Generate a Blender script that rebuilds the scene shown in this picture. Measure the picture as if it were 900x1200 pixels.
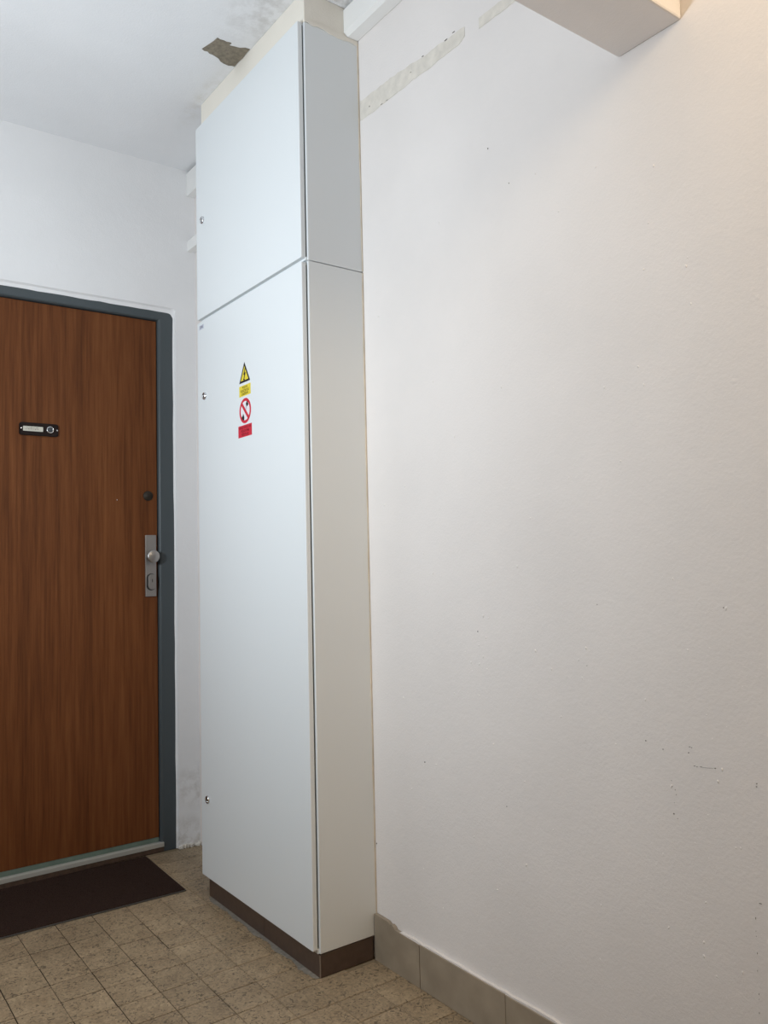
import bpy, bmesh, math, random
from mathutils import Vector, Matrix
random.seed(7)
for o in list(bpy.data.objects):
    bpy.data.objects.remove(o)
S = bpy.context.scene
C = S.collection

# ------------------------------------------------------------------ camera
cam_data = bpy.data.cameras.new('camera')
cam_data.sensor_fit = 'VERTICAL'
cam_data.sensor_height = 24.0
cam_data.lens = 958.65 * 24.0 / 1200.0
cam_data.clip_start = 0.02
cam = bpy.data.objects.new('camera', cam_data)
C.objects.link(cam)
_R = Vector((0.806477, -0.590823, -0.022859))
_U = Vector((-0.017529, -0.062536, 0.997889))
_F = Vector((0.591005, 0.804374, 0.060790))
cam.matrix_world = Matrix(((_R.x, _U.x, -_F.x, -1.2953), (_R.y, _U.y, -_F.y, 0.0),
                           (_R.z, _U.z, -_F.z, 1.0524), (0, 0, 0, 1)))
S.camera = cam

# ------------------------------------------------------------------ view, world, lights
S.view_settings.view_transform = 'Standard'
S.view_settings.look = 'None'
S.view_settings.gamma = 1.0
S.view_settings.exposure = 0.0
S.view_settings.use_curve_mapping = False
w = bpy.data.worlds.new('world')
S.world = w
w.use_nodes = True
w.node_tree.nodes['Background'].inputs[0].default_value = (0.8, 0.85, 0.95, 1)
w.node_tree.nodes['Background'].inputs[1].default_value = 0.05


def lamp(name, kind, loc, energy, color, size=0.1, target=None, size_y=None):
    d = bpy.data.lights.new(name, kind)
    d.energy = energy
    d.color = color
    if kind == 'AREA':
        d.shape = 'RECTANGLE' if size_y else 'DISK'
        d.size = size
        if size_y:
            d.size_y = size_y
    else:
        d.shadow_soft_size = size
    o = bpy.data.objects.new(name, d)
    C.objects.link(o)
    o.location = loc
    if target:
        o.rotation_euler = (Vector(target) - Vector(loc)).to_track_quat('-Z', 'Y').to_euler()
    return o


lamp('corridor_lamp_light', 'AREA', (-1.80, 1.66, 1.44), 26.0, (0.82, 0.92, 1.0), 0.4, (-0.80, 1.95, 1.75))
lamp('entrance_lamp_light', 'POINT', (-0.38, -0.22, 2.34), 32, (1.0, 0.82, 0.58), 0.2)

# ------------------------------------------------------------------ dimensions (metres, read from the photograph's perspective)
Y_DOOR = 2.990     # wall with the flat door
Z_CEIL = 2.6166
X_LEFT = -1.90
Y_BACK = -1.6
CAB_DOOR = -0.1958   # outer face of cabinet doors
CAB_BODY = -0.1786
CAB_Y1, CAB_Y2 = 1.838, 2.522


# ------------------------------------------------------------------ helpers
def link(name, me, parent=None):
    o = bpy.data.objects.new(name, me)
    C.objects.link(o)
    if parent:
        o.parent = parent
    return o


def mesh_obj(name, bm, mats, parent=None, smooth=False):
    me = bpy.data.meshes.new(name)
    bm.normal_update()
    bm.to_mesh(me)
    bm.free()
    if not isinstance(mats, (list, tuple)):
        mats = [mats]
    for m in mats:
        me.materials.append(m)
    if smooth:
        for p in me.polygons:
            p.use_smooth = True
    return link(name, me, parent)


def thing(name, label, cat, loc=(0, 0, 0), group=None):
    o = bpy.data.objects.new(name, None)
    o.empty_display_size = 0.05
    C.objects.link(o)
    o.location = loc
    o['label'] = label
    o['category'] = cat
    if group:
        o['group'] = group
    return o


def structure(o, label=None):
    o['kind'] = 'structure'
    if label:
        o['label'] = label
    return o


def box(bm, x0, x1, y0, y1, z0, z1, bevel=0.0, seg=2, mat=0):
    ret = bmesh.ops.create_cube(bm, size=1.0)
    vs = ret['verts']
    for v in vs:
        v.co = Vector(((x0 + x1) / 2 + v.co.x * (x1 - x0), (y0 + y1) / 2 + v.co.y * (y1 - y0),
                       (z0 + z1) / 2 + v.co.z * (z1 - z0)))
    fs = set(f for v in vs for f in v.link_faces)
    if bevel > 0:
        es = list(set(e for v in vs for e in v.link_edges))
        r = bmesh.ops.bevel(bm, geom=es, offset=bevel, segments=seg, profile=0.5, affect='EDGES')
        fs = set(r['faces']) | set(f for f in fs if f.is_valid)
    for f in fs:
        f.material_index = mat
    return fs


def lathe(bm, prof, axis, center, n=28, mat=0):
    """prof: list of (r, h); h along axis vector from center"""
    ax = Vector(axis).normalized()
    a = Vector((0, 0, 1)) if abs(ax.z) < 0.9 else Vector((1, 0, 0))
    u = ax.cross(a).normalized()
    v = ax.cross(u)
    c = Vector(center)
    rings = []
    for r, h in prof:
        rings.append([bm.verts.new(c + ax * h + (u * math.cos(2 * math.pi * k / n) + v * math.sin(2 * math.pi * k / n)) * max(r, 1e-5))
                      for k in range(n)])
    for i in range(len(rings) - 1):
        for k in range(n):
            f = bm.faces.new((rings[i][k], rings[i][(k + 1) % n], rings[i + 1][(k + 1) % n], rings[i + 1][k]))
            f.material_index = mat
            f.smooth = True
    f = bm.faces.new(rings[-1])
    f.material_index = mat
    f = bm.faces.new(list(reversed(rings[0])))
    f.material_index = mat
    bmesh.ops.recalc_face_normals(bm, faces=bm.faces)


def prism(bm, pts, d, mat=0, bevel=0.0):
    """pts: closed list of 3D points (planar), extruded by the vector d"""
    d = Vector(d)
    a = [bm.verts.new(Vector(p)) for p in pts]
    b = [bm.verts.new(Vector(p) + d) for p in pts]
    n = len(a)
    fs = [bm.faces.new(a), bm.faces.new(list(reversed(b)))]
    for i in range(n):
        fs.append(bm.faces.new((a[(i + 1) % n], a[i], b[i], b[(i + 1) % n])))
    for f in fs:
        f.material_index = mat
    bmesh.ops.recalc_face_normals(bm, faces=fs)
    return fs


# ------------------------------------------------------------------ materials
def new_mat(name):
    m = bpy.data.materials.new(name)
    m.use_nodes = True
    nt = m.node_tree
    return m, nt, nt.nodes['Principled BSDF'], nt.nodes, nt.links


def node(nt, kind, **kw):
    n = nt.nodes.new(kind)
    for k, v in kw.items():
        if k in n.inputs:
            n.inputs[k].default_value = v
        else:
            setattr(n, k, v)
    return n


def ramp(nt, stops):
    r = nt.nodes.new('ShaderNodeValToRGB')
    e = r.color_ramp.elements
    while len(e) > 1:
        e.remove(e[-1])
    e[0].position = stops[0][0]
    e[0].color = stops[0][1]
    for p, c in stops[1:]:
        k = e.new(p)
        k.color = c
    return r


def g3(v):
    return (v, v, v, 1)


def plain(name, col, rough=0.5, metal=0.0, bump=0.0, scale=200.0, var=0.0, spec=0.5):
    m, nt, b, N, L = new_mat(name)
    b.inputs['Base Color'].default_value = (*col, 1)
    b.inputs['Roughness'].default_value = rough
    b.inputs['Metallic'].default_value = metal
    b.inputs['Specular IOR Level'].default_value = spec
    tc = node(nt, 'ShaderNodeTexCoord')
    nz = node(nt, 'ShaderNodeTexNoise', Scale=scale, Detail=4.0)
    L.new(tc.outputs['Object'], nz.inputs['Vector'])
    if bump:
        bp = node(nt, 'ShaderNodeBump', Strength=bump, Distance=0.002)
        L.new(nz.outputs['Fac'], bp.inputs['Height'])
        L.new(bp.outputs['Normal'], b.inputs['Normal'])
    if var:
        r = ramp(nt, [(0.3, (*[c * (1 - var) for c in col], 1)), (0.7, (*[min(1, c * (1 + var)) for c in col], 1))])
        L.new(nz.outputs['Fac'], r.inputs['Fac'])
        L.new(r.outputs['Color'], b.inputs['Base Color'])
    return m


def plaster(name, col, stain=None):
    """rolled paint over plaster: fine grain, soft waves, sparse pimples and faint blotches"""
    m, nt, b, N, L = new_mat(name)
    b.inputs['Roughness'].default_value = 0.82
    b.inputs['Specular IOR Level'].default_value = 0.25
    tc = node(nt, 'ShaderNodeTexCoord')
    fine = node(nt, 'ShaderNodeTexNoise', Scale=170.0, Detail=5.0, Roughness=0.6)
    mid = node(nt, 'ShaderNodeTexNoise', Scale=38.0, Detail=3.0)
    big = node(nt, 'ShaderNodeTexNoise', Scale=3.2, Detail=4.0)
    vor = node(nt, 'ShaderNodeTexVoronoi', Scale=16.0)
    for n in (fine, mid, big, vor):
        L.new(tc.outputs['Object'], n.inputs['Vector'])
    pim = ramp(nt, [(0.0, g3(1)), (0.09, g3(0))])
    L.new(vor.outputs['Distance'], pim.inputs['Fac'])
    pn = node(nt, 'ShaderNodeTexNoise', Scale=2.2, Detail=2.0)
    L.new(tc.outputs['Object'], pn.inputs['Vector'])
    pr = ramp(nt, [(0.5, g3(0)), (0.62, g3(1))])
    L.new(pn.outputs['Fac'], pr.inputs['Fac'])
    pm = node(nt, 'ShaderNodeMath', operation='MULTIPLY')
    L.new(pim.outputs['Color'], pm.inputs[0])
    L.new(pr.outputs['Color'], pm.inputs[1])
    a1 = node(nt, 'ShaderNodeMath', operation='MULTIPLY_ADD')
    L.new(mid.outputs['Fac'], a1.inputs[0])
    a1.inputs[1].default_value = 1.2
    L.new(fine.outputs['Fac'], a1.inputs[2])
    a2 = node(nt, 'ShaderNodeMath', operation='MULTIPLY_ADD')
    L.new(pm.outputs[0], a2.inputs[0])
    a2.inputs[1].default_value = 0.6
    L.new(a1.outputs[0], a2.inputs[2])
    bp = node(nt, 'ShaderNodeBump', Strength=0.28, Distance=0.0022)
    L.new(a2.outputs[0], bp.inputs['Height'])
    L.new(bp.outputs['Normal'], b.inputs['Normal'])
    r = ramp(nt, [(0.3, (*[c * 0.965 for c in col], 1)), (0.7, (*[c * 1.02 for c in col], 1))])
    L.new(big.outputs['Fac'], r.inputs['Fac'])
    out = r.outputs['Color']
    for (centre, scl, scol, amount) in (stain or []):
        mp = node(nt, 'ShaderNodeVectorMath', operation='SUBTRACT')
        mp.inputs[1].default_value = centre
        L.new(tc.outputs['Object'], mp.inputs[0])
        dv = node(nt, 'ShaderNodeVectorMath', operation='DIVIDE')
        dv.inputs[1].default_value = scl
        L.new(mp.outputs[0], dv.inputs[0])
        ln = node(nt, 'ShaderNodeVectorMath', operation='LENGTH')
        L.new(dv.outputs[0], ln.inputs[0])
        fr = ramp(nt, [(0.25, g3(1)), (1.0, g3(0))])
        L.new(ln.outputs['Value'], fr.inputs['Fac'])
        sn = node(nt, 'ShaderNodeTexNoise', Scale=24.0, Detail=6.0, Roughness=0.65)
        L.new(tc.outputs['Object'], sn.inputs['Vector'])
        sr = ramp(nt, [(0.42, g3(0)), (0.68, g3(1))])
        L.new(sn.outputs['Fac'], sr.inputs['Fac'])
        mm = node(nt, 'ShaderNodeMath', operation='MULTIPLY')
        L.new(fr.outputs['Color'], mm.inputs[0])
        L.new(sr.outputs['Color'], mm.inputs[1])
        m2 = node(nt, 'ShaderNodeMath', operation='MULTIPLY')
        L.new(mm.outputs[0], m2.inputs[0])
        m2.inputs[1].default_value = amount
        mx = node(nt, 'ShaderNodeMix', data_type='RGBA')
        L.new(m2.outputs[0], mx.inputs['Factor'])
        L.new(out, mx.inputs['A'])
        mx.inputs['B'].default_value = (*scol, 1)
        out = mx.outputs['Result']
    L.new(out, b.inputs['Base Color'])
    return m


def tile_mat():
    m, nt, b, N, L = new_mat('terrazzo_tile')
    b.inputs['Roughness'].default_value = 0.55
    tc = node(nt, 'ShaderNodeTexCoord')
    oi = node(nt, 'ShaderNodeObjectInfo')
    off = node(nt, 'ShaderNodeVectorMath', operation='MULTIPLY_ADD')
    geo = node(nt, 'ShaderNodeNewGeometry')
    L.new(oi.outputs['Random'], off.inputs[0])
    off.inputs[1].default_value = (7.3, 3.1, 5.7)
    L.new(tc.outputs['Object'], off.inputs[2])
    n1 = node(nt, 'ShaderNodeTexNoise', Scale=74.0, Detail=3.5, Roughness=0.62)
    n1.inputs['Distortion'].default_value = 1.6
    n2 = node(nt, 'ShaderNodeTexNoise', Scale=12.0, Detail=5.0)
    n3 = node(nt, 'ShaderNodeTexVoronoi', Scale=190.0)
    n4 = node(nt, 'ShaderNodeTexNoise', Scale=1.7, Detail=3.0)
    for n in (n1, n2, n3):
        L.new(off.outputs[0], n.inputs['Vector'])
    L.new(geo.outputs['Position'], n4.inputs['Vector'])
    base = ramp(nt, [(0.25, (0.26, 0.19, 0.117, 1)), (0.75, (0.38, 0.285, 0.18, 1))])
    L.new(n2.outputs['Fac'], base.inputs['Fac'])
    light = ramp(nt, [(0.0, g3(0.76)), (1.0, g3(1.30))])
    L.new(n3.outputs['Color'], light.inputs['Fac'])
    mul = node(nt, 'ShaderNodeMix', data_type='RGBA', blend_type='MULTIPLY')
    mul.inputs['Factor'].default_value = 1.0
    L.new(base.outputs['Color'], mul.inputs['A'])
    L.new(light.outputs['Color'], mul.inputs['B'])
    fleck = ramp(nt, [(0.375, g3(1)), (0.44, g3(0))])
    L.new(n1.outputs['Fac'], fleck.inputs['Fac'])
    fm = node(nt, 'ShaderNodeMath', operation='MULTIPLY')
    L.new(fleck.outputs['Color'], fm.inputs[0])
    fm.inputs[1].default_value = 0.85
    mx = node(nt, 'ShaderNodeMix', data_type='RGBA')
    L.new(fm.outputs[0], mx.inputs['Factor'])
    L.new(mul.outputs['Result'], mx.inputs['A'])
    mx.inputs['B'].default_value = (0.075, 0.054, 0.034, 1)
    tone = node(nt, 'ShaderNodeMapRange')
    tone.inputs['To Min'].default_value = 0.93
    tone.inputs['To Max'].default_value = 1.09
    L.new(oi.outputs['Random'], tone.inputs['Value'])
    blot = ramp(nt, [(0.35, g3(0.86)), (0.65, g3(1.06))])
    L.new(n4.outputs['Fac'], blot.inputs['Fac'])
    t1 = node(nt, 'ShaderNodeVectorMath', operation='SCALE')
    L.new(mx.outputs['Result'], t1.inputs[0])
    L.new(tone.outputs[0], t1.inputs['Scale'])
    t2 = node(nt, 'ShaderNodeVectorMath', operation='MULTIPLY')
    L.new(t1.outputs[0], t2.inputs[0])
    L.new(blot.outputs['Color'], t2.inputs[1])
    L.new(t2.outputs[0], b.inputs['Base Color'])
    bp = node(nt, 'ShaderNodeBump', Strength=0.25, Distance=0.001)
    L.new(n1.outputs['Fac'], bp.inputs['Height'])
    L.new(bp.outputs['Normal'], b.inputs['Normal'])
    return m


def grout_mat():
    m, nt, b, N, L = new_mat('floor_grout')
    b.inputs['Roughness'].default_value = 0.95
    b.inputs['Specular IOR Level'].default_value = 0.1
    tc = node(nt, 'ShaderNodeTexCoord')
    nz = node(nt, 'ShaderNodeTexNoise', Scale=5.5, Detail=5.0, Roughness=0.6)
    L.new(tc.outputs['Object'], nz.inputs['Vector'])
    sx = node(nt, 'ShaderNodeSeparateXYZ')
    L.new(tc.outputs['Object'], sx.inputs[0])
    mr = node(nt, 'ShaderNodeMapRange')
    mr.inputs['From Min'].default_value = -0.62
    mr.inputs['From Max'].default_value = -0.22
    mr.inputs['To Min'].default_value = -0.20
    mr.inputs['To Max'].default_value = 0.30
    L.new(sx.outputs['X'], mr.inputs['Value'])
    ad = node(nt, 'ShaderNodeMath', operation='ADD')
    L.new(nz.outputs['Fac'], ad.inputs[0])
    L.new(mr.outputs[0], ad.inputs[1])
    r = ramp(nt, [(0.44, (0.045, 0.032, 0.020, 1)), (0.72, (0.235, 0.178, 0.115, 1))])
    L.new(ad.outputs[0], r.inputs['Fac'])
    L.new(r.outputs['Color'], b.inputs['Base Color'])
    return m


def wood_mat():
    m, nt, b, N, L = new_mat('walnut_veneer')
    b.inputs['Roughness'].default_value = 0.5
    b.inputs['Specular IOR Level'].default_value = 0.18
    tc = node(nt, 'ShaderNodeTexCoord')
    mp = node(nt, 'ShaderNodeMapping')
    mp.inputs['Scale'].default_value = (1.0, 1.0, 0.035)
    L.new(tc.outputs['Object'], mp.inputs['Vector'])
    mp2 = node(nt, 'ShaderNodeMapping')
    mp2.inputs['Scale'].default_value = (1.0, 1.0, 0.16)
    L.new(tc.outputs['Object'], mp2.inputs['Vector'])
    broad = node(nt, 'ShaderNodeTexNoise', Scale=9.0, Detail=3.0)
    fine = node(nt, 'ShaderNodeTexNoise', Scale=85.0, Detail=8.0, Roughness=0.7)
    L.new(mp.outputs[0], broad.inputs['Vector'])
    L.new(mp.outputs[0], fine.inputs['Vector'])
    # cathedral figure: bent wave bands
    wv = node(nt, 'ShaderNodeTexWave', wave_type='BANDS', bands_direction='X', Scale=6.0, Distortion=9.0)
    wv.inputs['Detail'].default_value = 3.0
    wv.inputs['Detail Scale'].default_value = 1.3
    L.new(mp2.outputs[0], wv.inputs['Vector'])
    base = ramp(nt, [(0.30, (0.056, 0.0170, 0.0052, 1)), (0.5, (0.136, 0.0440, 0.0132, 1)), (0.72, (0.215, 0.078, 0.0255, 1))])
    a = node(nt, 'ShaderNodeMath', operation='MULTIPLY')
    L.new(broad.outputs['Fac'], a.inputs[0])
    a.inputs[1].default_value = 0.36
    c = node(nt, 'ShaderNodeMath', operation='MULTIPLY_ADD')
    L.new(fine.outputs['Fac'], c.inputs[0])
    c.inputs[1].default_value = 0.62
    L.new(a.outputs[0], c.inputs[2])
    e = node(nt, 'ShaderNodeMath', operation='MULTIPLY_ADD')
    L.new(wv.outputs['Fac'], e.inputs[0])
    e.inputs[1].default_value = 0.045
    L.new(c.outputs[0], e.inputs[2])
    L.new(e.outputs[0], base.inputs['Fac'])
    L.new(base.outputs['Color'], b.inputs['Base Color'])
    bp = node(nt, 'ShaderNodeBump', Strength=0.08, Distance=0.001)
    L.new(fine.outputs['Fac'], bp.inputs['Height'])
    L.new(bp.outputs['Normal'], b.inputs['Normal'])
    return m


M_WALL = plaster('wall_paint', (0.79, 0.742, 0.712))
M_WALL_DOOR = plaster('wall_paint_door_side', (0.86, 0.845, 0.84),
                      [((0.0, Y_DOOR, 0.22), (0.13, 0.1, 0.10), (0.42, 0.37, 0.33), 0.55),
                       ((-0.05, Y_DOOR, 0.03), (0.10, 0.1, 0.10), (0.40, 0.34, 0.28), 0.7)])
M_WALL_FAR = plaster('far_wall_paint', (0.30, 0.27, 0.235))  # dark tone made up to cut bounced light from the unseen walls
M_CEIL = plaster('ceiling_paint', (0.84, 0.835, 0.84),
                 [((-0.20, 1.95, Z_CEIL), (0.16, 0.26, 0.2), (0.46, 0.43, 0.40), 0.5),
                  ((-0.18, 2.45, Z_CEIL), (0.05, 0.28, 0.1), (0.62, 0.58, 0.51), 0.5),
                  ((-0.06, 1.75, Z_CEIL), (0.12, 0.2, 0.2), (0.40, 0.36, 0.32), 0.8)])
M_CREAM = plaster('boxing_paint', (0.84, 0.785, 0.695))
M_RAW = plain('raw_plaster', (0.25, 0.215, 0.165), 0.9, bump=0.8, scale=90, var=0.22, spec=0.2)
M_SCAR = plain('filler_plaster', (0.70, 0.650, 0.580), 0.9, bump=0.7, scale=40, var=0.08, spec=0.2)
M_CHIP = plain('chipped_spot', (0.12, 0.10, 0.085), 0.9, spec=0.1)
M_CAB = plain('cabinet_powder_coat', (0.77, 0.79, 0.795), 0.42, bump=0.06, scale=900, spec=0.35)
M_SEAL = plain('door_gasket', (0.035, 0.045, 0.055), 0.7)
M_CHROME = plain('chrome', (0.75, 0.76, 0.78), 0.18, 1.0)
M_STEEL = plain('brushed_steel', (0.46, 0.45, 0.44), 0.38, 1.0, bump=0.05, scale=600)
M_BRONZE = plain('dark_bronze', (0.035, 0.026, 0.018), 0.6, 0.2, spec=0.3)
M_BLACK = plain('black_plastic', (0.012, 0.006, 0.005), 0.5, spec=0.2)
M_SLOT_SHADOW = plain('dark_slot_and_shadow', (0.008, 0.008, 0.008), 0.6)  # lock slots, and the painted shadow behind the lock cylinder
M_FRAME = plain('grey_frame_enamel', (0.064, 0.077, 0.083), 0.38, bump=0.15, scale=70)
M_WOOD = wood_mat()
M_THRESH = plain('threshold_wood', (0.075, 0.045, 0.030), 0.55, bump=0.3, scale=60, var=0.3)
M_ALU = plain('aluminium_strip', (0.47, 0.46, 0.42), 0.4, 0.25, bump=0.2, scale=120)
M_GREEN = plain('green_weather_strip', (0.13, 0.175, 0.145), 0.5, var=0.15, scale=20)
M_MAT = plain('doormat_pile', (0.034, 0.019, 0.0145), 0.95, bump=1.0, scale=420, var=0.5, spec=0.1)
M_MAT_EDGE = plain('doormat_rubber_edge', (0.055, 0.049, 0.042), 0.7)
M_PLINTH = plain('brown_plinth_tile', (0.085, 0.054, 0.040), 0.42, bump=0.06, scale=60, var=0.12)
M_GROUT_LIGHT = plain('plinth_grout', (0.22, 0.17, 0.13), 0.9, bump=0.5, scale=200)
M_SKIRT = plain('taupe_skirting_tile', (0.32, 0.262, 0.195), 0.45, bump=0.12, scale=14, var=0.14)
M_GROUT = grout_mat()
M_TILE = tile_mat()
M_DUCT = plain('duct_paint', (0.86, 0.845, 0.82), 0.6, bump=0.12, scale=60)
M_BEAD = plain('sealant', (0.62, 0.53, 0.42), 0.7, var=0.15, scale=18)
M_YELLOW = plain('sticker_yellow', (0.80, 0.64, 0.055), 0.4)
M_RED = plain('sticker_red', (0.62, 0.030, 0.055), 0.4)
M_INK = plain('sticker_ink', (0.012, 0.011, 0.014), 0.5)
M_REDINK = plain('sticker_dark_red_ink', (0.20, 0.004, 0.012), 0.5)
M_YINK = plain('sticker_olive_ink', (0.11, 0.085, 0.006), 0.5)
M_WHITE = plain('sticker_white', (0.82, 0.80, 0.82), 0.4)
M_BADGE = plain('badge_grey', (0.50, 0.51, 0.58), 0.5)
M_CARD = plain('paper_card', (0.58, 0.55, 0.47), 0.8)
M_PENCIL = plain('card_ink', (0.14, 0.12, 0.10), 0.8)

# ------------------------------------------------------------------ room shell
# floor: a mortar bed that carries single terrazzo tiles
bm = bmesh.new()
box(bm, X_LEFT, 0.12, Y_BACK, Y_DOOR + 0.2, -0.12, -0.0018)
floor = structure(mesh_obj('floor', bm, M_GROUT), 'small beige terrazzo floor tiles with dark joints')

TS = 0.1049
TX0, TY0 = -0.7315 + 6 * TS, 2.4551 + 5 * TS     # grid lines nearest the right wall and the door wall


def tile_mesh(wx, wy):
    bm = bmesh.new()
    box(bm, -wx / 2, wx / 2, -wy / 2, wy / 2, -0.010, 0.0, 0.0)
    top = [e for e in bm.edges if all(v.co.z > -1e-6 for v in e.verts)]
    bmesh.ops.bevel(bm, geom=top, offset=0.0009, segments=1, affect='EDGES')
    me = bpy.data.meshes.new('tile')
    bm.to_mesh(me)
    bm.free()
    me.materials.append(M_TILE)
    return me


tile_me = tile_mesh(TS - 0.0021, TS - 0.0034)
tile_edge_me = tile_mesh(0.1000, TS - 0.0034)
rnd = random.Random(3)
n_t = 0
rest = []
for i in range(-1, 26):
    for j in range(0, 43):
        cx = -0.0512 if i < 0 else TX0 - TS * (i + 0.5)
        cy = TY0 - TS * (j + 0.5)
        if cx - TS / 2 < X_LEFT:
            continue
        if cx > -0.13 and 1.84 < cy < 2.45:
            continue                                  # under the cabinet plinth
        if i < 13 and j < 18:
            o = link('tile', tile_edge_me if i < 0 else tile_me, floor)
            o.location = (cx + rnd.uniform(-.0006, .0006), cy + rnd.uniform(-.0006, .0006), rnd.uniform(-.0006, 0.0))
            o.rotation_euler = (rnd.uniform(-.003, .003), rnd.uniform(-.003, .003), rnd.uniform(-.004, .004))
            n_t += 1
        else:
            rest.append((cx, cy))
bm = bmesh.new()
for cx, cy in rest:
    wx = (TS - 0.0019) / 2
    prism(bm, [(cx - wx, cy - wx, -.01), (cx + wx, cy - wx, -.01), (cx + wx, cy + wx, -.01), (cx - wx, cy + wx, -.01)], (0, 0, 0.0098))
o = mesh_obj('tile_field', bm, M_TILE, floor)
o['kind'] = 'stuff'

# ceiling
bm = bmesh.new()
box(bm, X_LEFT, 0.12, Y_BACK, Y_DOOR + 0.2, Z_CEIL, Z_CEIL + 0.12)
ceiling = structure(mesh_obj('ceiling', bm, M_CEIL), 'white painted ceiling with one bare grey patch')


def ragged(pts, n, amp, seed):
    r = random.Random(seed)
    out = []
    for k in range(len(pts)):
        a, b = Vector(pts[k]), Vector(pts[(k + 1) % len(pts)])
        d = (b - a)
        nrm = Vector((-d.y, d.x)).normalized()
        for t in range(n):
            q = a + d * (t / n)
            if t:
                q = q + nrm * r.uniform(-amp, amp)
            out.append((q.x, q.y))
    return out


bm = bmesh.new()
pp = ragged([(-0.300, 2.232), (-0.284, 2.157), (-0.242, 2.156), (-0.236, 2.170), (-0.1795, 2.152), (-0.1795, 2.258), (-0.215, 2.262), (-0.262, 2.240)], 4, 0.0035, 5)
prism(bm, [(x, y, Z_CEIL - 0.0012) for x, y in pp], (0, 0, 0.003))
mesh_obj('bare_plaster_patch', bm, M_RAW, ceiling)['label'] = 'bare grey plaster patch on ceiling'

# right wall with plaster scar and small chips
bm = bmesh.new()
box(bm, 0.0, 0.15, Y_BACK, Y_DOOR + 0.2, -0.12, Z_CEIL)
wall_right = structure(mesh_obj('wall_right', bm, M_WALL), 'white rough painted wall beside the cabinets')

def scar(y0, y1, seed):
    r = random.Random(seed)
    up, lo, y, e, f = [], [], y0, 0.0, 0.0
    while y < y1:
        t = (y - 1.29) / 0.55
        e = 0.75 * e + r.uniform(-.0022, .0022)
        f = 0.75 * f + r.uniform(-.0016, .0016)
        slant = 0.010 * max(0, 1 - (y - y0) / .02) if y0 > 1.2 else 0
        up.append((y, 2.3225 + 0.036 * max(-.3, t) + e))
        lo.append((y, 2.2945 + 0.004 * t + f + slant))
        y += 0.011
    bm = bmesh.new()
    pts = [(0.002, a, b) for a, b in up] + [(0.002, a, b) for a, b in reversed(lo)]
    prism(bm, pts, (-0.0030, 0, 0))
    o = mesh_obj('plaster_scar', bm, M_SCAR, wall_right)
    return o


scar(1.392, 1.838, 11)['label'] = 'beige filled strip along upper wall beside cabinet'
scar(0.957, 1.352, 12)['label'] = 'beige filled strip along upper wall beside lintel'

bm = bmesh.new()


def chip(y, z, w_, h_, seed, mat=0, depth=0.0008, rot=0.0):
    r = random.Random(seed)
    n = 7
    ps = []
    for k in range(n):
        a = 2 * math.pi * k / n
        py, pz = math.cos(a) * w_ * r.uniform(.6, 1.1), math.sin(a) * h_ * r.uniform(.6, 1.1)
        ps.append((0.001, y + py * math.cos(rot) - pz * math.sin(rot), z + py * math.sin(rot) + pz * math.cos(rot)))
    prism(bm, ps, (-0.001 - depth, 0, 0), mat)


chips = [(1.6149, .5533, .0020, .0020), (1.4078, .8871, .0013, .0022), (.8680, .7145, .0018, .0007), (.8640, .7137, .0016, .0006), (.8709, .7038, .0015, .0011),
         (.9593, .7104, .0018, .0011), (.8600, .6828, .0014, .0008), (.8550, .6822, .0016, .0008), (.8475, .6835, .0018, .0010), (.8430, .6828, .0010, .0007),
         (.8390, .6836, .0010, .0006), (.8340, .6840, .0010, .0006), (.8300, .6846, .0010, .0006), (.8255, .6853, .0012, .0006), (.8205, .6860, .0020, .0009),
         (.9080, .6480, .0008, .0008), (.9070, .6380, .0008, .0008), (.9010, .6330, .0008, .0010), (.8995, .6250, .0009, .0009), (.9040, .6100, .0006, .0006),
         (.9060, .5900, .0013, .0014), (.8990, .5830, .0009, .0009), (.9230, .7010, .0006, .0014), (.7465, .6750, .0012, .0010), (.7470, .6700, .0012, .0008),
         (.7906, .9612, .0011, .0012), (1.83, .30, .002, .002), (1.3307, .5083, .0013, .0011), (1.0913, .8368, .0008, .0012),
         (.7500, .4822, .0032, .0007), (.7600, .4560, .0004, .0020), (.7605, .4350, .0004, .0012), (.7603, .4270, .0003, .0008), (.7600, .4000, .0004, .0015), (.7610, .3720, .0003, .0020),
         (.7605, .3350, .0003, .0015), (.7608, .3270, .0004, .0006), (.7615, .3050, .0004, .0018), (1.7860, 2.3195, .0022, .0022), (1.7300, 2.2985, .0075, .0007), (1.7050, 2.2978, .0050, .0006), (1.6000, 2.3220, .0035, .0006), (1.5500, 2.3390, .0040, .0007), (1.4600, 2.3330, .0080, .0008), (1.43, 2.337, .006, .0006), (1.060, .9590, .0008, .0016), (1.325, 1.999, .0016, .0020), (1.262, 1.892, .0016, .0012)]
for k, (y, z, a, b) in enumerate(chips):
    chip(y, z, a, b, k, 0, 0.0016 if z > 2.25 else 0.0008)
o = mesh_obj('wall_chip', bm, M_CHIP, wall_right)
o['kind'] = 'stuff'
o['label'] = 'dark specks and scratches on the white wall'
bm = bmesh.new()
r = random.Random(21)
spots = [(r.uniform(.76, 1.8), r.uniform(.2, 1.9)) for k in range(90)]
spots += [(1.41 + r.gauss(0, .03), r.uniform(.72, .93)) for k in range(16)]      # a trail of drips low on the wall
spots += [(1.092 + r.gauss(0, .02), .84 + r.gauss(0, .02)) for k in range(4)]
spots += [(.86 + r.gauss(0, .05), .55 + r.gauss(0, .15)) for k in range(20)]
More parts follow.
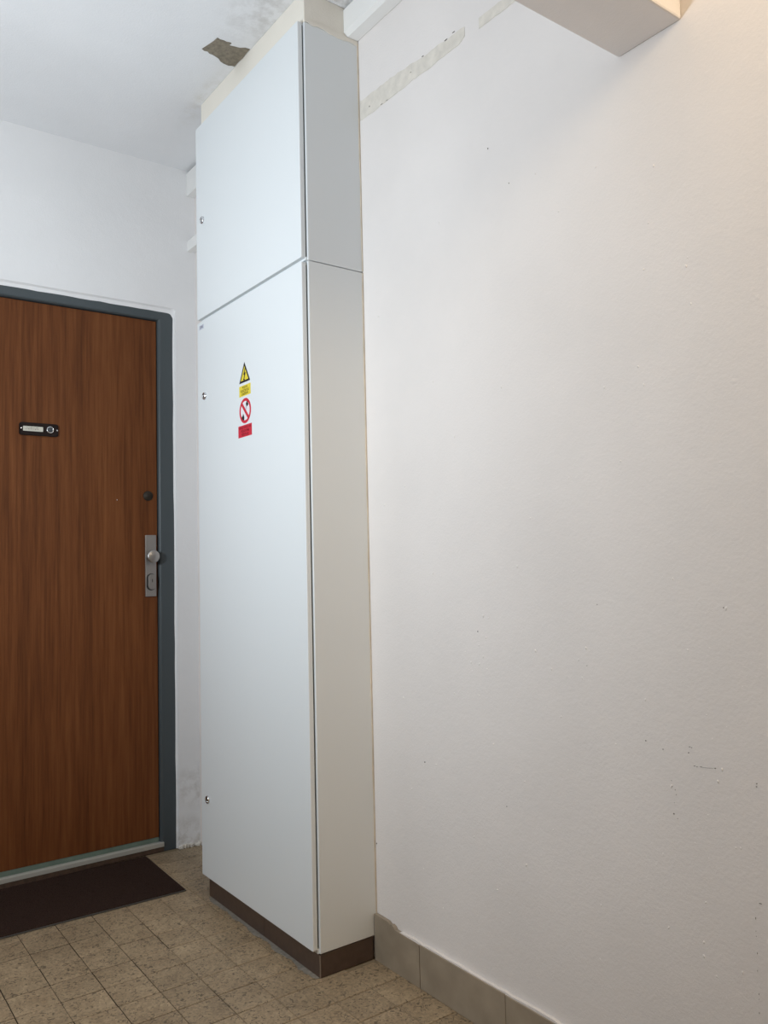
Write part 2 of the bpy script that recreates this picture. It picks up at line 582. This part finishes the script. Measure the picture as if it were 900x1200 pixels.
for (y, z) in spots:
    rad = r.uniform(.0009, .0026)
    h = rad * r.uniform(.4, .75)
    sq = r.uniform(.8, 1.9)
    rot = r.uniform(-.6, .6) + math.pi / 2
    rows = []
    for (k, q) in ((1.0, 0.0), (.72, .62), (.3, .95)):
        row = []
        for m in range(8):
            a = m * math.pi / 4
            py, pz = math.cos(a) * rad * k * sq, math.sin(a) * rad * k
            row.append(bm.verts.new((.0002 - h * q, y + py * math.cos(rot) - pz * math.sin(rot), z + py * math.sin(rot) + pz * math.cos(rot))))
        rows.append(row)
    for q, t in zip(rows, rows[1:]):
        for m in range(8):
            bm.faces.new((q[m], q[(m + 1) % 8], t[(m + 1) % 8], t[m])).smooth = True
    bm.faces.new(rows[-1]).smooth = True
bmesh.ops.recalc_face_normals(bm, faces=bm.faces)
o = mesh_obj('paint_pimple', bm, M_WALL, wall_right)
o['kind'] = 'stuff'

# wall with the door: opening with a plastered, wavy reveal
OX0, OX1, OZ1 = -1.016, -0.0835, 2.0535      # wall face edge of the opening
IX0, IX1, IZ1 = -1.009, -0.0905, 2.0355      # frame edge of the reveal
Y_FR = 3.002


def arch(x0, x1, z1, rad, y, amp=0.0, seed=0, n=24):
    r = random.Random(seed)
    pts = []
    for k in range(n + 1):
        pts.append((x0, y, z1 * k / n - rad * k / n))
    for k in range(1, 6):
        a = math.pi - k * math.pi / 2 / 6
        pts.append((x0 + rad + rad * math.cos(a), y, z1 - rad + rad * math.sin(a)))
    for k in range(n + 1):
        pts.append((x0 + rad + (x1 - x0 - 2 * rad) * k / n, y, z1))
    for k in range(1, 6):
        a = math.pi / 2 - k * math.pi / 2 / 6
        pts.append((x1 - rad + rad * math.cos(a), y, z1 - rad + rad * math.sin(a)))
    for k in range(n + 1):
        pts.append((x1, y, (z1 - rad) * (1 - k / n)))
    out = []
    for (a, b, c) in pts:
        if c > 0.02:
            a += r.uniform(-amp, amp)
            c += r.uniform(-amp, amp)
        out.append((a, b, c))
    return out


bm = bmesh.new()
outer = arch(X_LEFT, 0.0, Z_CEIL, 0.0001, Y_DOOR)
a0 = arch(OX0, OX1, OZ1, 0.012, Y_DOOR, 0.0006, 1)
a1 = arch(OX0 + .0004, OX1 - .0004, OZ1 - 0.0008, 0.012, Y_DOOR + 0.0014, 0.0006, 2)
a2 = arch(OX0 + .0024, OX1 - .0024, OZ1 - 0.0055, 0.014, Y_DOOR + 0.0085, 0.0006, 3)
a3 = arch(IX0, IX1, IZ1, 0.022, Y_FR - 0.0004, 0.0011, 4)
a4 = arch(IX0, IX1, IZ1, 0.022, Y_FR + 0.10, 0.0, 4)
rings = [[bm.verts.new(p) for p in q] for q in (outer, a0, a1, a2, a3, a4)]
for q, s in zip(rings, rings[1:]):
    for k in range(len(q) - 1):
        bm.faces.new((q[k], q[k + 1], s[k + 1], s[k]))
bmesh.ops.recalc_face_normals(bm, faces=bm.faces)
# make the front faces look at the room (-y)
bm.faces.ensure_lookup_table()
if bm.faces[0].normal.y > 0:
    bmesh.ops.reverse_faces(bm, faces=bm.faces)
# back slab behind the opening and rough mortar at the foot
box(bm, X_LEFT, 0.0, Y_FR + 0.10, Y_FR + 0.16, -0.1, Z_CEIL)
wall_front = structure(mesh_obj('wall_front', bm, M_WALL_DOOR), 'white wall around the wooden door')
bm = bmesh.new()
r = random.Random(9)
for k in range(9):
    x = -0.086 + k * 0.011
    h = r.uniform(.004, .014)
    prism(bm, [(x, Y_DOOR + .004, -.002), (x + .013, Y_DOOR + .004, -.002), (x + .013, Y_DOOR - r.uniform(.004, .02), -.002), (x, Y_DOOR - r.uniform(.004, .02), -.002)], (0, 0, h + .002))
bmesh.ops.bevel(bm, geom=list(bm.edges), offset=0.002, segments=1, affect='EDGES')
o = mesh_obj('mortar_crumb', bm, M_SCAR, wall_front)
o['kind'] = 'stuff'

# left and back walls of the corridor (outside the frame, they close the room)
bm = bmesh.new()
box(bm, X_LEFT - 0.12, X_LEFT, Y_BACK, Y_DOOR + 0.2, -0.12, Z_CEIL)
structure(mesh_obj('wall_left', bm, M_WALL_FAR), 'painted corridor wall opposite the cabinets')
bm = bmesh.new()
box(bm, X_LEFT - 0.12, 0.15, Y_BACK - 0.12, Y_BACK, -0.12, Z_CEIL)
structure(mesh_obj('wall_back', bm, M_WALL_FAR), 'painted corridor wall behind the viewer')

# lintel crossing the corridor in front of the cabinets
bm = bmesh.new()
box(bm, X_LEFT, 0.0, 0.818, 0.957, 2.021, Z_CEIL, 0.004, 2)
structure(mesh_obj('trim_1', bm, M_WALL), 'white plastered lintel jutting from the right wall under the ceiling')

# cream boxing between cabinet top and ceiling
bm = bmesh.new()
r = random.Random(2)
box(bm, CAB_BODY + 0.001, 0.0, 1.8375, 2.5195, 2.527, Z_CEIL, 0.0025, 2)
boxing = structure(mesh_obj('trim_2', bm, M_CREAM), 'cream plastered boxing between upper cabinet and ceiling')
bm = bmesh.new()
pl = []
for k in range(19):
    x = CAB_BODY + 0.004 + k * (0.172 / 18)
    pl.append((x, 1.8366, 2.5245 - (0.005 if k > 7 else 0.0) + r.uniform(-.0022, .0022)))
pts = [(CAB_BODY + 0.004, 1.8366, 2.533)] + pl + [(-0.0025, 1.8366, 2.533)]
prism(bm, pts, (0, -0.0014, 0))
mesh_obj('filler_edge', bm, M_CREAM, boxing)

# baseboard of taupe tiles along the right wall
bb = structure(thing('baseboard_right', 'taupe tiled baseboard along the white wall', 'x'))
del bb['category']
joints = [1.8335, 1.643, 1.344, 1.044, 0.744, 0.444, 0.144, -0.156, -0.456, -0.756, -1.056, -1.356, -1.59]
for k, (a, b) in enumerate(zip(joints, joints[1:])):
    bm = bmesh.new()
    t = 0.105 + (0.001 if k % 2 else 0)
    if k == 0:
        prof = [(1.8335, 0), (1.8335, .1186), (1.79, .1180), (1.775, .1172), (1.766, .1128), (1.757, .1150), (1.748, .1120), (1.742, .1062), (1.7, .1052), (1.6438, .1045), (1.6438, 0)]
        prism(bm, [(-0.0005, y, z) for y, z in prof], (-0.0105, 0, 0))
    else:
        box(bm, -0.011, -0.0005, b + .0004, a - .0004, 0.0, t, 0.0012, 1)
    mesh_obj('baseboard_tile', bm, M_SKIRT, bb)
bm = bmesh.new()          # ragged paint and mortar lip on top of the tiles
r = random.Random(31)
ps = []
y = -1.58
while y < 1.742:
    ps.append((y, 0.1085 + r.uniform(-.0012, .0022)))
    y += 0.022
pts = [(-0.0006, y, 0.100) for y in (-1.58, 1.742)][:1] + [(-0.0006, y, z) for y, z in ps] + [(-0.0006, 1.742, 0.100)]
prism(bm, pts, (-0.0085, 0, 0))
mesh_obj('paint_lip', bm, M_WALL, bb)

# ------------------------------------------------------------------ flat door
door = structure(thing('door_1', 'brown walnut veneer flat door in a grey steel frame', 'x'))
del door['category']
FX0, FX1 = -0.951, -0.149
bm = bmesh.new()
# frame section swept up, over and down: face, rounded lip, rebate return
def fr_arch(x0, x1, z1, y):
    return [(x0, y, 0.0), (x0, y, z1), (x1, y, z1), (x1, y, 0.0)]
secs = [(IX0 - .006, IX1 + .006, IZ1 + .006, Y_FR + 0.03), (IX0 - .006, IX1 + .006, IZ1 + .006, Y_FR),
        (FX0 - .010, FX1 + .010, 2.0012 + .008, Y_FR), (FX0 - .006, FX1 + .006, 2.0012 + .0045, Y_FR + .0012), (FX0 - .003, FX1 + .003, 2.0012 + .002, Y_FR + .004),
        (FX0, FX1, 2.0012, Y_FR + .010), (FX0, FX1, 2.0012, Y_FR + .060)]
rg = [[bm.verts.new(p) for p in fr_arch(*s)] for s in secs]
for q, s in zip(rg, rg[1:]):
    for k in range(3):
        bm.faces.new((q[k], q[k + 1], s[k + 1], s[k]))
bmesh.ops.recalc_face_normals(bm, faces=bm.faces)
mesh_obj('door_frame', bm, M_FRAME, door)

LEAF_Y = Y_FR + 0.012
bm = bmesh.new()
box(bm, FX0 + .003, FX1 - .003, LEAF_Y, LEAF_Y + 0.04, 0.052, 1.9975, 0.0015, 2)
leaf = mesh_obj('door_leaf', bm, M_WOOD, door)
bm = bmesh.new()
box(bm, FX0 + .001, FX1 - .001, LEAF_Y + .001, LEAF_Y + 0.03, 0.0335, 0.0515, 0.002, 1)
mesh_obj('weather_strip', bm, M_GREEN, door)
bm = bmesh.new()
box(bm, FX0 - .012, FX1 + .0115, Y_FR - 0.002, Y_FR + 0.055, 0.0, 0.0195, 0.002, 1)
mesh_obj('threshold', bm, M_THRESH, door)
bm = bmesh.new()
prism(bm, [(FX0 - .010, Y_FR - .0045, .0185), (FX0 - .010, Y_FR - .0045, .0325), (FX0 - .010, Y_FR - .001, .0345), (FX0 - .010, Y_FR + .05, .0338), (FX0 - .010, Y_FR + .05, .0195), (FX0 - .010, Y_FR - .001, .0195)], (FX1 - FX0 + .0205, 0, 0))
mesh_obj('threshold_strip', bm, M_ALU, door)

# lock plate, knob, cylinder
lp = mesh_obj('lock_plate', (lambda b: (box(b, -0.2010, -0.1595, LEAF_Y - .009, LEAF_Y, 0.9425, 1.1732, 0.0015, 2), b)[1])(bmesh.new()), M_STEEL, door)
bm = bmesh.new()
lathe(bm, [(0.012, 0), (0.011, .004), (.0095, .012), (.0105, .020), (.0200, .024), (.0232, .027), (.0238, .030), (.0230, .033), (.020, .0350), (.004, .0358)], (0, -1, 0), (-0.1815, LEAF_Y - .009, 1.0925), 36)
mesh_obj('door_knob', bm, M_STEEL, lp)
bm = bmesh.new()


def capsule(hw, hh, y, cx, cz, n=10):
    ps = []
    for k in range(n + 1):
        a = math.pi * k / n
        ps.append((cx + hw * math.cos(a), y, cz + (hh - hw) + hw * math.sin(a)))
    for k in range(n + 1):
        a = math.pi + math.pi * k / n
        ps.append((cx + hw * math.cos(a), y, cz - (hh - hw) + hw * math.sin(a)))
    return ps


fs = prism(bm, capsule(.0150, .0285, LEAF_Y - .009, -.1795, .9975), (0, -.014, 0))
bmesh.ops.bevel(bm, geom=[e for e in bm.edges if all(v.co.y < LEAF_Y - .0225 for v in e.verts)], offset=.003, segments=2, affect='EDGES')
mesh_obj('lock_cylinder', bm, M_STEEL, lp)
bm = bmesh.new()
prism(bm, capsule(.0180, .0315, LEAF_Y - .0088, -.1797, .9970), (0, -.0012, 0))
mesh_obj('cylinder_shadow', bm, M_SLOT_SHADOW, lp)  # dark capsule standing in for the shadow around the lock cylinder
bm = bmesh.new()
box(bm, -.1812, -.1788, LEAF_Y - .0236, LEAF_Y - .0220, .996, 1.008)
mesh_obj('keyhole', bm, M_SLOT_SHADOW, lp)
bm = bmesh.new()
lathe(bm, [(.0185, 0), (.0185, .003), (.017, .005), (.009, .0052), (.0085, .0065), (.002, .0067)], (0, -1, 0), (-.1875, LEAF_Y, 1.3217), 32)
box(bm, -.1885, -.1865, LEAF_Y - .0075, LEAF_Y - .006, 1.3165, 1.3270, mat=1)
mesh_obj('lock_rosette', bm, [M_BRONZE, M_SLOT_SHADOW], door)['label'] = 'round dark bronze lock rosette'

bm = bmesh.new()
r = random.Random(8)
prism(bm, [(-.3040 + .0016 * math.cos(a_), LEAF_Y, 1.3035 + .0018 * math.sin(a_)) for a_ in (0, 1.2, 2.5, 3.8, 5.1)], (0, -.0004, 0))
mesh_obj('paint_fleck', bm, M_WHITE, door)

# bell plate
bx0, bx1, bz0, bz1 = -0.6445, -0.5145, 1.5215, 1.5662


def rrect(x0, x1, z0, z1, rad, y, n=5):
    ps = []
    for cx, cz, a0_ in ((x1 - rad, z1 - rad, 0), (x0 + rad, z1 - rad, 90), (x0 + rad, z0 + rad, 180), (x1 - rad, z0 + rad, 270)):
        for k in range(n + 1):
            a = math.radians(a0_ + 90 * k / n)
            ps.append((cx + rad * math.cos(a), y, cz + rad * math.sin(a)))
    return ps


bm = bmesh.new()
prism(bm, rrect(bx0, bx1, bz0, bz1, .009, LEAF_Y), (0, -.009, 0))
bmesh.ops.bevel(bm, geom=[e for e in bm.edges if all(v.co.y < LEAF_Y - .0085 for v in e.verts)], offset=.002, segments=2, affect='EDGES')
bell = mesh_obj('doorbell_plate', bm, M_BLACK, door)
bm = bmesh.new()
prism(bm, rrect(-.633, -.567, 1.5355, 1.5525, .002, LEAF_Y - .0088), (0, -.0012, 0))
mesh_obj('name_card', bm, M_CARD, bell)
bm = bmesh.new()
r = random.Random(4)
for row, (zz, x0, n) in enumerate(((1.5478, -.622, 9), (1.5425, -.625, 10))):
    for k in range(n):
        x = x0 + k * .0044
        h = r.uniform(.0005, .0013)
        box(bm, x, x + r.uniform(.0012, .0030), LEAF_Y - .0106, LEAF_Y - .0099, zz - h, zz + h)
mesh_obj('card_writing', bm, M_PENCIL, bell)
bm = bmesh.new()
lathe(bm, [(.0125, 0), (.0125, .003), (.0112, .0045), (.0095, .0045), (.0090, .003), (.001, .003)], (0, -1, 0), (-.5435, LEAF_Y - .0088, 1.5445), 28)
mesh_obj('bell_ring', bm, M_CHROME, bell)
bm = bmesh.new()
lathe(bm, [(.0085, 0), (.0083, .003), (.006, .0042), (.001, .0046)], (0, -1, 0), (-.5435, LEAF_Y - .0108, 1.5445), 24)
mesh_obj('bell_button', bm, plain('bell_button_grey', (.055, .06, .065), .4), bell)
for x, z in ((-.6385, 1.5450), (-.5195, 1.5440)):
    bm = bmesh.new()
    lathe(bm, [(.0030, 0), (.0027, .0012), (.0012, .0018)], (0, -1, 0), (x, LEAF_Y - .0088, z), 14)
    mesh_obj('screw', bm, M_CHROME, bell)

# ------------------------------------------------------------------ doormat
mat = thing('doormat', 'dark brown pile doormat lying on the tiles before the wooden door', 'doormat', (-0.2165, 2.786, 0.0))
mat.rotation_euler = (0, 0, math.radians(-1.3))
MW, MD = 0.60, 0.388
bm = bmesh.new()
box(bm, -MW + .004, -.004, -MD / 2 + .004, MD / 2 - .004, 0.0004, 0.0075, 0.0015, 1)
mesh_obj('pile', bm, M_MAT, mat)
bm = bmesh.new()
box(bm, -MW, 0, -MD / 2, MD / 2, 0.0002, 0.0042, 0.0012, 1)
mesh_obj('rubber_edge', bm, M_MAT_EDGE, mat)
bm = bmesh.new()
r = random.Random(77)
for k in range(3800):
    x, y = r.uniform(-MW + .007, -.007), r.uniform(-MD / 2 + .007, MD / 2 - .007)
    h = r.uniform(.0012, .0032)
    a = r.uniform(0, 6.28)
    dx, dy = math.cos(a) * .0016, math.sin(a) * .0016
    t = Vector((x + r.uniform(-.002, .002), y + r.uniform(-.002, .002), .0072 + h))
    b1 = [bm.verts.new((x + dx * c - dy * s, y + dy * c + dx * s, .0068)) for c, s in ((1, 0), (-.5, .87), (-.5, -.87))]
    tp = bm.verts.new(t)
    for q in range(3):
        bm.faces.new((b1[q], b1[(q + 1) % 3], tp))
o = mesh_obj('pile_tuft', bm, M_MAT, mat)
o['kind'] = 'stuff'

# ------------------------------------------------------------------ plinth under the cabinets
ph = 0.0585
plinth = thing('cabinet_plinth', 'low brown tiled plinth under the tall grey cabinet', 'plinth', (-0.09, 2.17, 0))


def at(o, bm):
    bmesh.ops.translate(bm, verts=bm.verts, vec=-o.location)
    return bm


PX = -0.1785
bm = bmesh.new()
box(bm, PX + .010, -.012, 1.848, 2.508, 0.0005, ph - .001)
mesh_obj('plinth_core', at(plinth, bm), M_GROUT_LIGHT, plinth)
for a, b in ((1.8405, 2.139), (2.1405, 2.5085)):
    bm = bmesh.new()
    box(bm, PX, PX + .0095, a, b, 0.001, ph - .0005, .0007, 1)
    mesh_obj('plinth_tile', at(plinth, bm), M_PLINTH, plinth)
bm = bmesh.new()
box(bm, PX + .0025, -.0125, 1.8385, 1.8475, 0.001, ph - .0005, .0007, 1)
mesh_obj('plinth_tile', at(plinth, bm), M_PLINTH, plinth)
bm = bmesh.new()
prism(bm, [(PX + .0022, 1.8402, .0008), (PX + .0022, 1.8386, .0008), (PX - .0001, 1.8404, .0008), (PX + .0008, 1.842, .0008)], (0, 0, ph - .003))
mesh_obj('grout_line', at(plinth, bm), M_GROUT_LIGHT, plinth)
bm = bmesh.new()
box(bm, PX + .0012, PX + .004, 2.1385, 2.141, .001, ph - .002)
mesh_obj('grout_line', at(plinth, bm), M_GROUT_LIGHT, plinth)
bm = bmesh.new()          # mortar smear along the foot of the plinth
r = random.Random(15)
ps = []
for k in range(45):
    y = 1.843 + k * .0148
    ps.append((PX - .0095 - 0.008 * math.sin(k * .35) ** 2 + r.uniform(-.003, .003), y))
pts = [(x, y, .0004) for x, y in ps] + [(PX + .004, 2.494, .0004), (PX + .004, 1.843, .0004)]
prism(bm, pts, (0, 0, .0009))
M_SMEAR = plain('grey_mortar_smear', (.25, .225, .19), .95, bump=.5, scale=90, var=.2)
mesh_obj('mortar_smear', at(plinth, bm), M_SMEAR, plinth)


# ------------------------------------------------------------------ electrical cabinets
def door_panel(y0, y1, z0, z1, rad=0.004):
    """sheet door with rounded corners and edges, outer face at CAB_DOOR"""
    bm = bmesh.new()
    ps = []
    for cy, cz, a0_ in ((y1 - rad, z1 - rad, 0), (y0 + rad, z1 - rad, 90), (y0 + rad, z0 + rad, 180), (y1 - rad, z0 + rad, 270)):
        for k in range(5):
            a = math.radians(a0_ + 90 * k / 4)
            ps.append((CAB_DOOR, cy + rad * math.cos(a), cz + rad * math.sin(a)))
    prism(bm, ps, (0.0130, 0, 0))
    es = [e for e in bm.edges if all(abs(v.co.x - CAB_DOOR) < 1e-6 for v in e.verts)]
    bmesh.ops.bevel(bm, geom=es, offset=0.0016, segments=2, profile=0.5, affect='EDGES')
    return bm


def lock_bm(y, z):
    """round quarter-turn lock: chrome cap with a dark triangular socket, standing in a wing-like grip"""
    bm = bmesh.new()
    lathe(bm, [(.0125, 0), (.0125, .0025), (.0108, .0052), (.0080, .0060), (.0078, .0035), (.001, .0035)], (-1, 0, 0), (CAB_DOOR, y, z), 24)
    box(bm, CAB_DOOR - .0058, CAB_DOOR - .003, y - .0025, y + .0025, z - .0065, z + .0065, .0008, 1, mat=1)
    return bm


def cabinet(name, label, z0, z1, dz0, dz1, locks, hinge_pins):
    c = thing(name, label, 'cabinet', (-0.09, 2.18, z0), None)
    bm = bmesh.new()
    box(bm, CAB_BODY + .0007, -.0015, CAB_Y1 - .001, CAB_Y2, z0, z1, .0018, 2)
    box(bm, CAB_DOOR + .0132, CAB_BODY + .002, CAB_Y1 + .004, CAB_Y2 - .004, z0, dz0 + .0035, .0008, 1)
    mesh_obj('body', at(c, bm), M_CAB, c)
    bm = bmesh.new()
    box(bm, CAB_DOOR + .012, CAB_BODY + .001, CAB_Y1 + .0085, CAB_Y2 - .006, dz0 + .006, dz1 - .006)
    mesh_obj('gasket', at(c, bm), M_SEAL, c)
    d = mesh_obj('door', at(c, door_panel(CAB_Y1 + .004, CAB_Y2 + .002, dz0, dz1)), M_CAB, c)
    for (y, z) in locks:
        mesh_obj('door_lock', at(c, lock_bm(y, z)), [M_CHROME, M_SLOT_SHADOW], d)
    bm = bmesh.new()
    r = random.Random(int(z0 * 10) + 1)
    n = max(6, int((z1 - z0) / .05))
    pts = []
    for k in range(n + 1):
        pts.append((-.0035 + r.uniform(-.0012, .0010), CAB_Y1 - .001, z0 + .001 + (z1 - z0 - .002) * k / n))
    prism(bm, pts + [(-.0004, CAB_Y1 - .001, z1 - .001), (-.0004, CAB_Y1 - .001, z0 + .001)], (0, -.0025, 0))
    mesh_obj('sealant_bead', at(c, bm), M_BEAD, c)['label'] = 'yellowed sealant line against the wall'
    return c, d


lower, ldoor = cabinet('electrical_cabinet', 'tall light grey metal electrical cabinet with warning stickers, standing on brown plinth',
                       0.0605, 1.8620, 0.0690, 1.8575, [(2.4685, 1.6055), (2.4745, 0.3125)], 3)
upper, udoor = cabinet('electrical_cabinet', 'smaller light grey metal cabinet stacked on top, below the cream boxing',
                       1.8640, 2.5265, 1.8690, 2.5255, [(2.4745, 2.1955)], 2)


# ------------------------------------------------------------------ stickers and badge on the lower door
def to_door(pts2, off):
    """(u to the right as seen, v up) -> point on the cabinet door face; right as seen = -y"""
    return [(CAB_DOOR - off, 2.1825 - u, 1.5 + v) for u, v in pts2]


def flat(name, shapes, mats, parent):
    bm = bmesh.new()
    for pts2, off, th, mi in shapes:
        prism(bm, to_door(pts2, off), (-th, 0, 0), mi)
    return mesh_obj(name, at(lower, bm), mats, parent)


def circle(cx, cy, rx, n=40):
    return [(cx + rx * math.cos(2 * math.pi * k / n), cy + rx * math.sin(2 * math.pi * k / n)) for k in range(n)]


def rect(x0, x1, y0, y1):
    return [(x0, y0), (x1, y0), (x1, y1), (x0, y1)]


def text_mesh(name, body, size, u, v, off, mat, parent, bold=.0):
    cu = bpy.data.curves.new(name, 'FONT')
    cu.body = body
    cu.size = size
    cu.align_x = 'CENTER'
    cu.align_y = 'CENTER'
    cu.extrude = 0.00008
    cu.offset = bold
    cu.resolution_u = 2
    tmp = bpy.data.objects.new(name, cu)
    C.objects.link(tmp)
    dg = bpy.context.evaluated_depsgraph_get()
    me = bpy.data.meshes.new_from_object(tmp.evaluated_get(dg))
    bpy.data.objects.remove(tmp)
    base = Vector((CAB_DOOR - off, 2.1825 - u, 1.5 + v)) - lower.location
    for vt in me.vertices:
        x, y, z = vt.co
        vt.co = base + Vector((-z, -x, y))
    me.materials.clear()
    me.materials.append(mat)
    return link(name, me, parent)


# yellow triangle with black border and lightning bolt
tri = [(-.0352, .0965), (.0352, .0965), (-.0004, .1575)]


def inset(t, d):
    c = Vector((sum(p[0] for p in t) / 3, sum(p[1] for p in t) / 3))
    return [tuple(c + (Vector(p) - c) * d) for p in t]


bolt = [(.004, .140), (-.0075, .1185), (-.0005, .1200), (-.006, .1075), (-.0085, .1085), (-.0045, .0985), (.0030, .1050), (-.0010, .1065), (.0085, .1260), (.0005, .1245), (.0075, .1395)]
flat('warning_triangle', [(tri, .0002, .00025, 1), (inset(tri, .70), .0004, .00022, 0), (bolt, .0006, .0002, 1)], [M_YELLOW, M_INK], ldoor)['label'] = 'yellow triangle sticker with black lightning bolt'
flat('warning_text_plate', [(rect(-.0365, .0378, .0557, .0880), 0, .0003, 0)], [M_YELLOW], ldoor)['label'] = 'yellow sticker with three lines of dark text'
for v, t in ((.0812, 'POZOR'), (.0718, 'ELEKTRICKÉ'), (.0624, 'ZAŘÍZENÍ')):
    text_mesh('warning_text', t, .0098, .0008, v, .0003, M_YINK, ldoor, .00025)
# prohibition roundel
cx, cy, R1, R2 = .0014, .0106, .0378, .0288
shapes = [(circle(cx, cy, .0395), 0, .00025, 1), (circle(cx, cy, R1), .0002, .0002, 0), (circle(cx, cy, R2), .0004, .0002, 1)]
bucket = [(.0065, .0300), (.0150, .0385), (.0235, .0265), (.0140, .0205)]
flame = [(-.0120, .0040), (-.0075, -.0020), (-.0040, -.0090), (-.0050, -.0160), (-.0110, -.0175), (-.0180, -.0130), (-.0205, -.0060), (-.0170, -.0050), (-.0140, -.0020)]
shapes += [(bucket, .0006, .0002, 2), (flame, .0006, .0002, 2), ([(.0060, .0285), (.0130, .0205), (.0100, .0120), (.0065, .0080), (.0050, .0160)], .0006, .0002, 3)]
d = .0050
a = math.radians(-47)
ux, uy = math.cos(a), math.sin(a)
bar = [(cx + ux * s * R2 * 1.05 - uy * t * d, cy + uy * s * R2 * 1.05 + ux * t * d) for s, t in ((-1, -1), (1, -1), (1, 1), (-1, 1))]
shapes.append((bar, .0007, .0002, 0))
flat('prohibition_roundel', shapes, [M_RED, M_WHITE, M_INK, M_BADGE], ldoor)['label'] = 'round red and white no water extinguishing sticker'
flat('prohibition_text_plate', [(rect(-.0465, .0440, -.0682, -.0305), 0, .0002, 1), (rect(-.0453, .0428, -.0670, -.0317), .0002, .0002, 0)], [M_RED, M_WHITE], ldoor)['label'] = 'red sticker with three lines of dark text'
for v, t in ((-.0392, 'NEHAS VODOU ANI'), (-.0495, 'PĚNOVÝMI'), (-.0598, 'PŘÍSTROJI')):
    text_mesh('prohibition_text', t, .0105 if len(t) < 12 else .0085, -.0012, v, .0004, M_REDINK, ldoor, .0002)
# small maker badge in the top corner
flat('corner_badge', [(rect(2.1825 - 2.5075, 2.1825 - 2.4705, .3315, .3460), 0, .0006, 0)], [plain('badge_plate', (.60, .62, .68), .5)], ldoor)
text_mesh('badge_letters', 'EIME', .0135, 2.1825 - 2.489, .3388, .0006, plain('badge_ink', (.26, .26, .33), .5), ldoor, .0003)

# ------------------------------------------------------------------ cable ducts on the right wall
duct = thing('cable_duct', 'white square cable duct under the ceiling, running out of the cream boxing', 'duct', (0, 2.0, 2.53))


def duct_bm(y0, y1, x, z0, z1, ch):
    bm = bmesh.new()
    prof = [(-.0012, z0 + .0004), (-.0012, z1), (x, z1), (x, z0 + ch * .7), (x + ch, z0)]
    prism(bm, [(px, y0, pz) for px, pz in prof], (0, y1 - y0, 0))
    return bm


mesh_obj('duct_section', at(duct, duct_bm(0.9575, 1.8370, -.0480, 2.534, 2.6085, .0125)), M_DUCT, duct)
mesh_obj('duct_section', at(duct, duct_bm(2.5230, 2.9895, -.0335, 2.514, 2.6050, .001)), M_DUCT, duct)
duct2 = thing('cable_duct', 'short white cable duct between door wall and upper cabinet, lower of the two', 'duct', (0, 2.75, 2.29))
mesh_obj('duct_section', at(duct2, duct_bm(2.5230, 2.9895, -.0325, 2.291, 2.332, .001)), M_DUCT, duct2)
print('tiles', n_t)
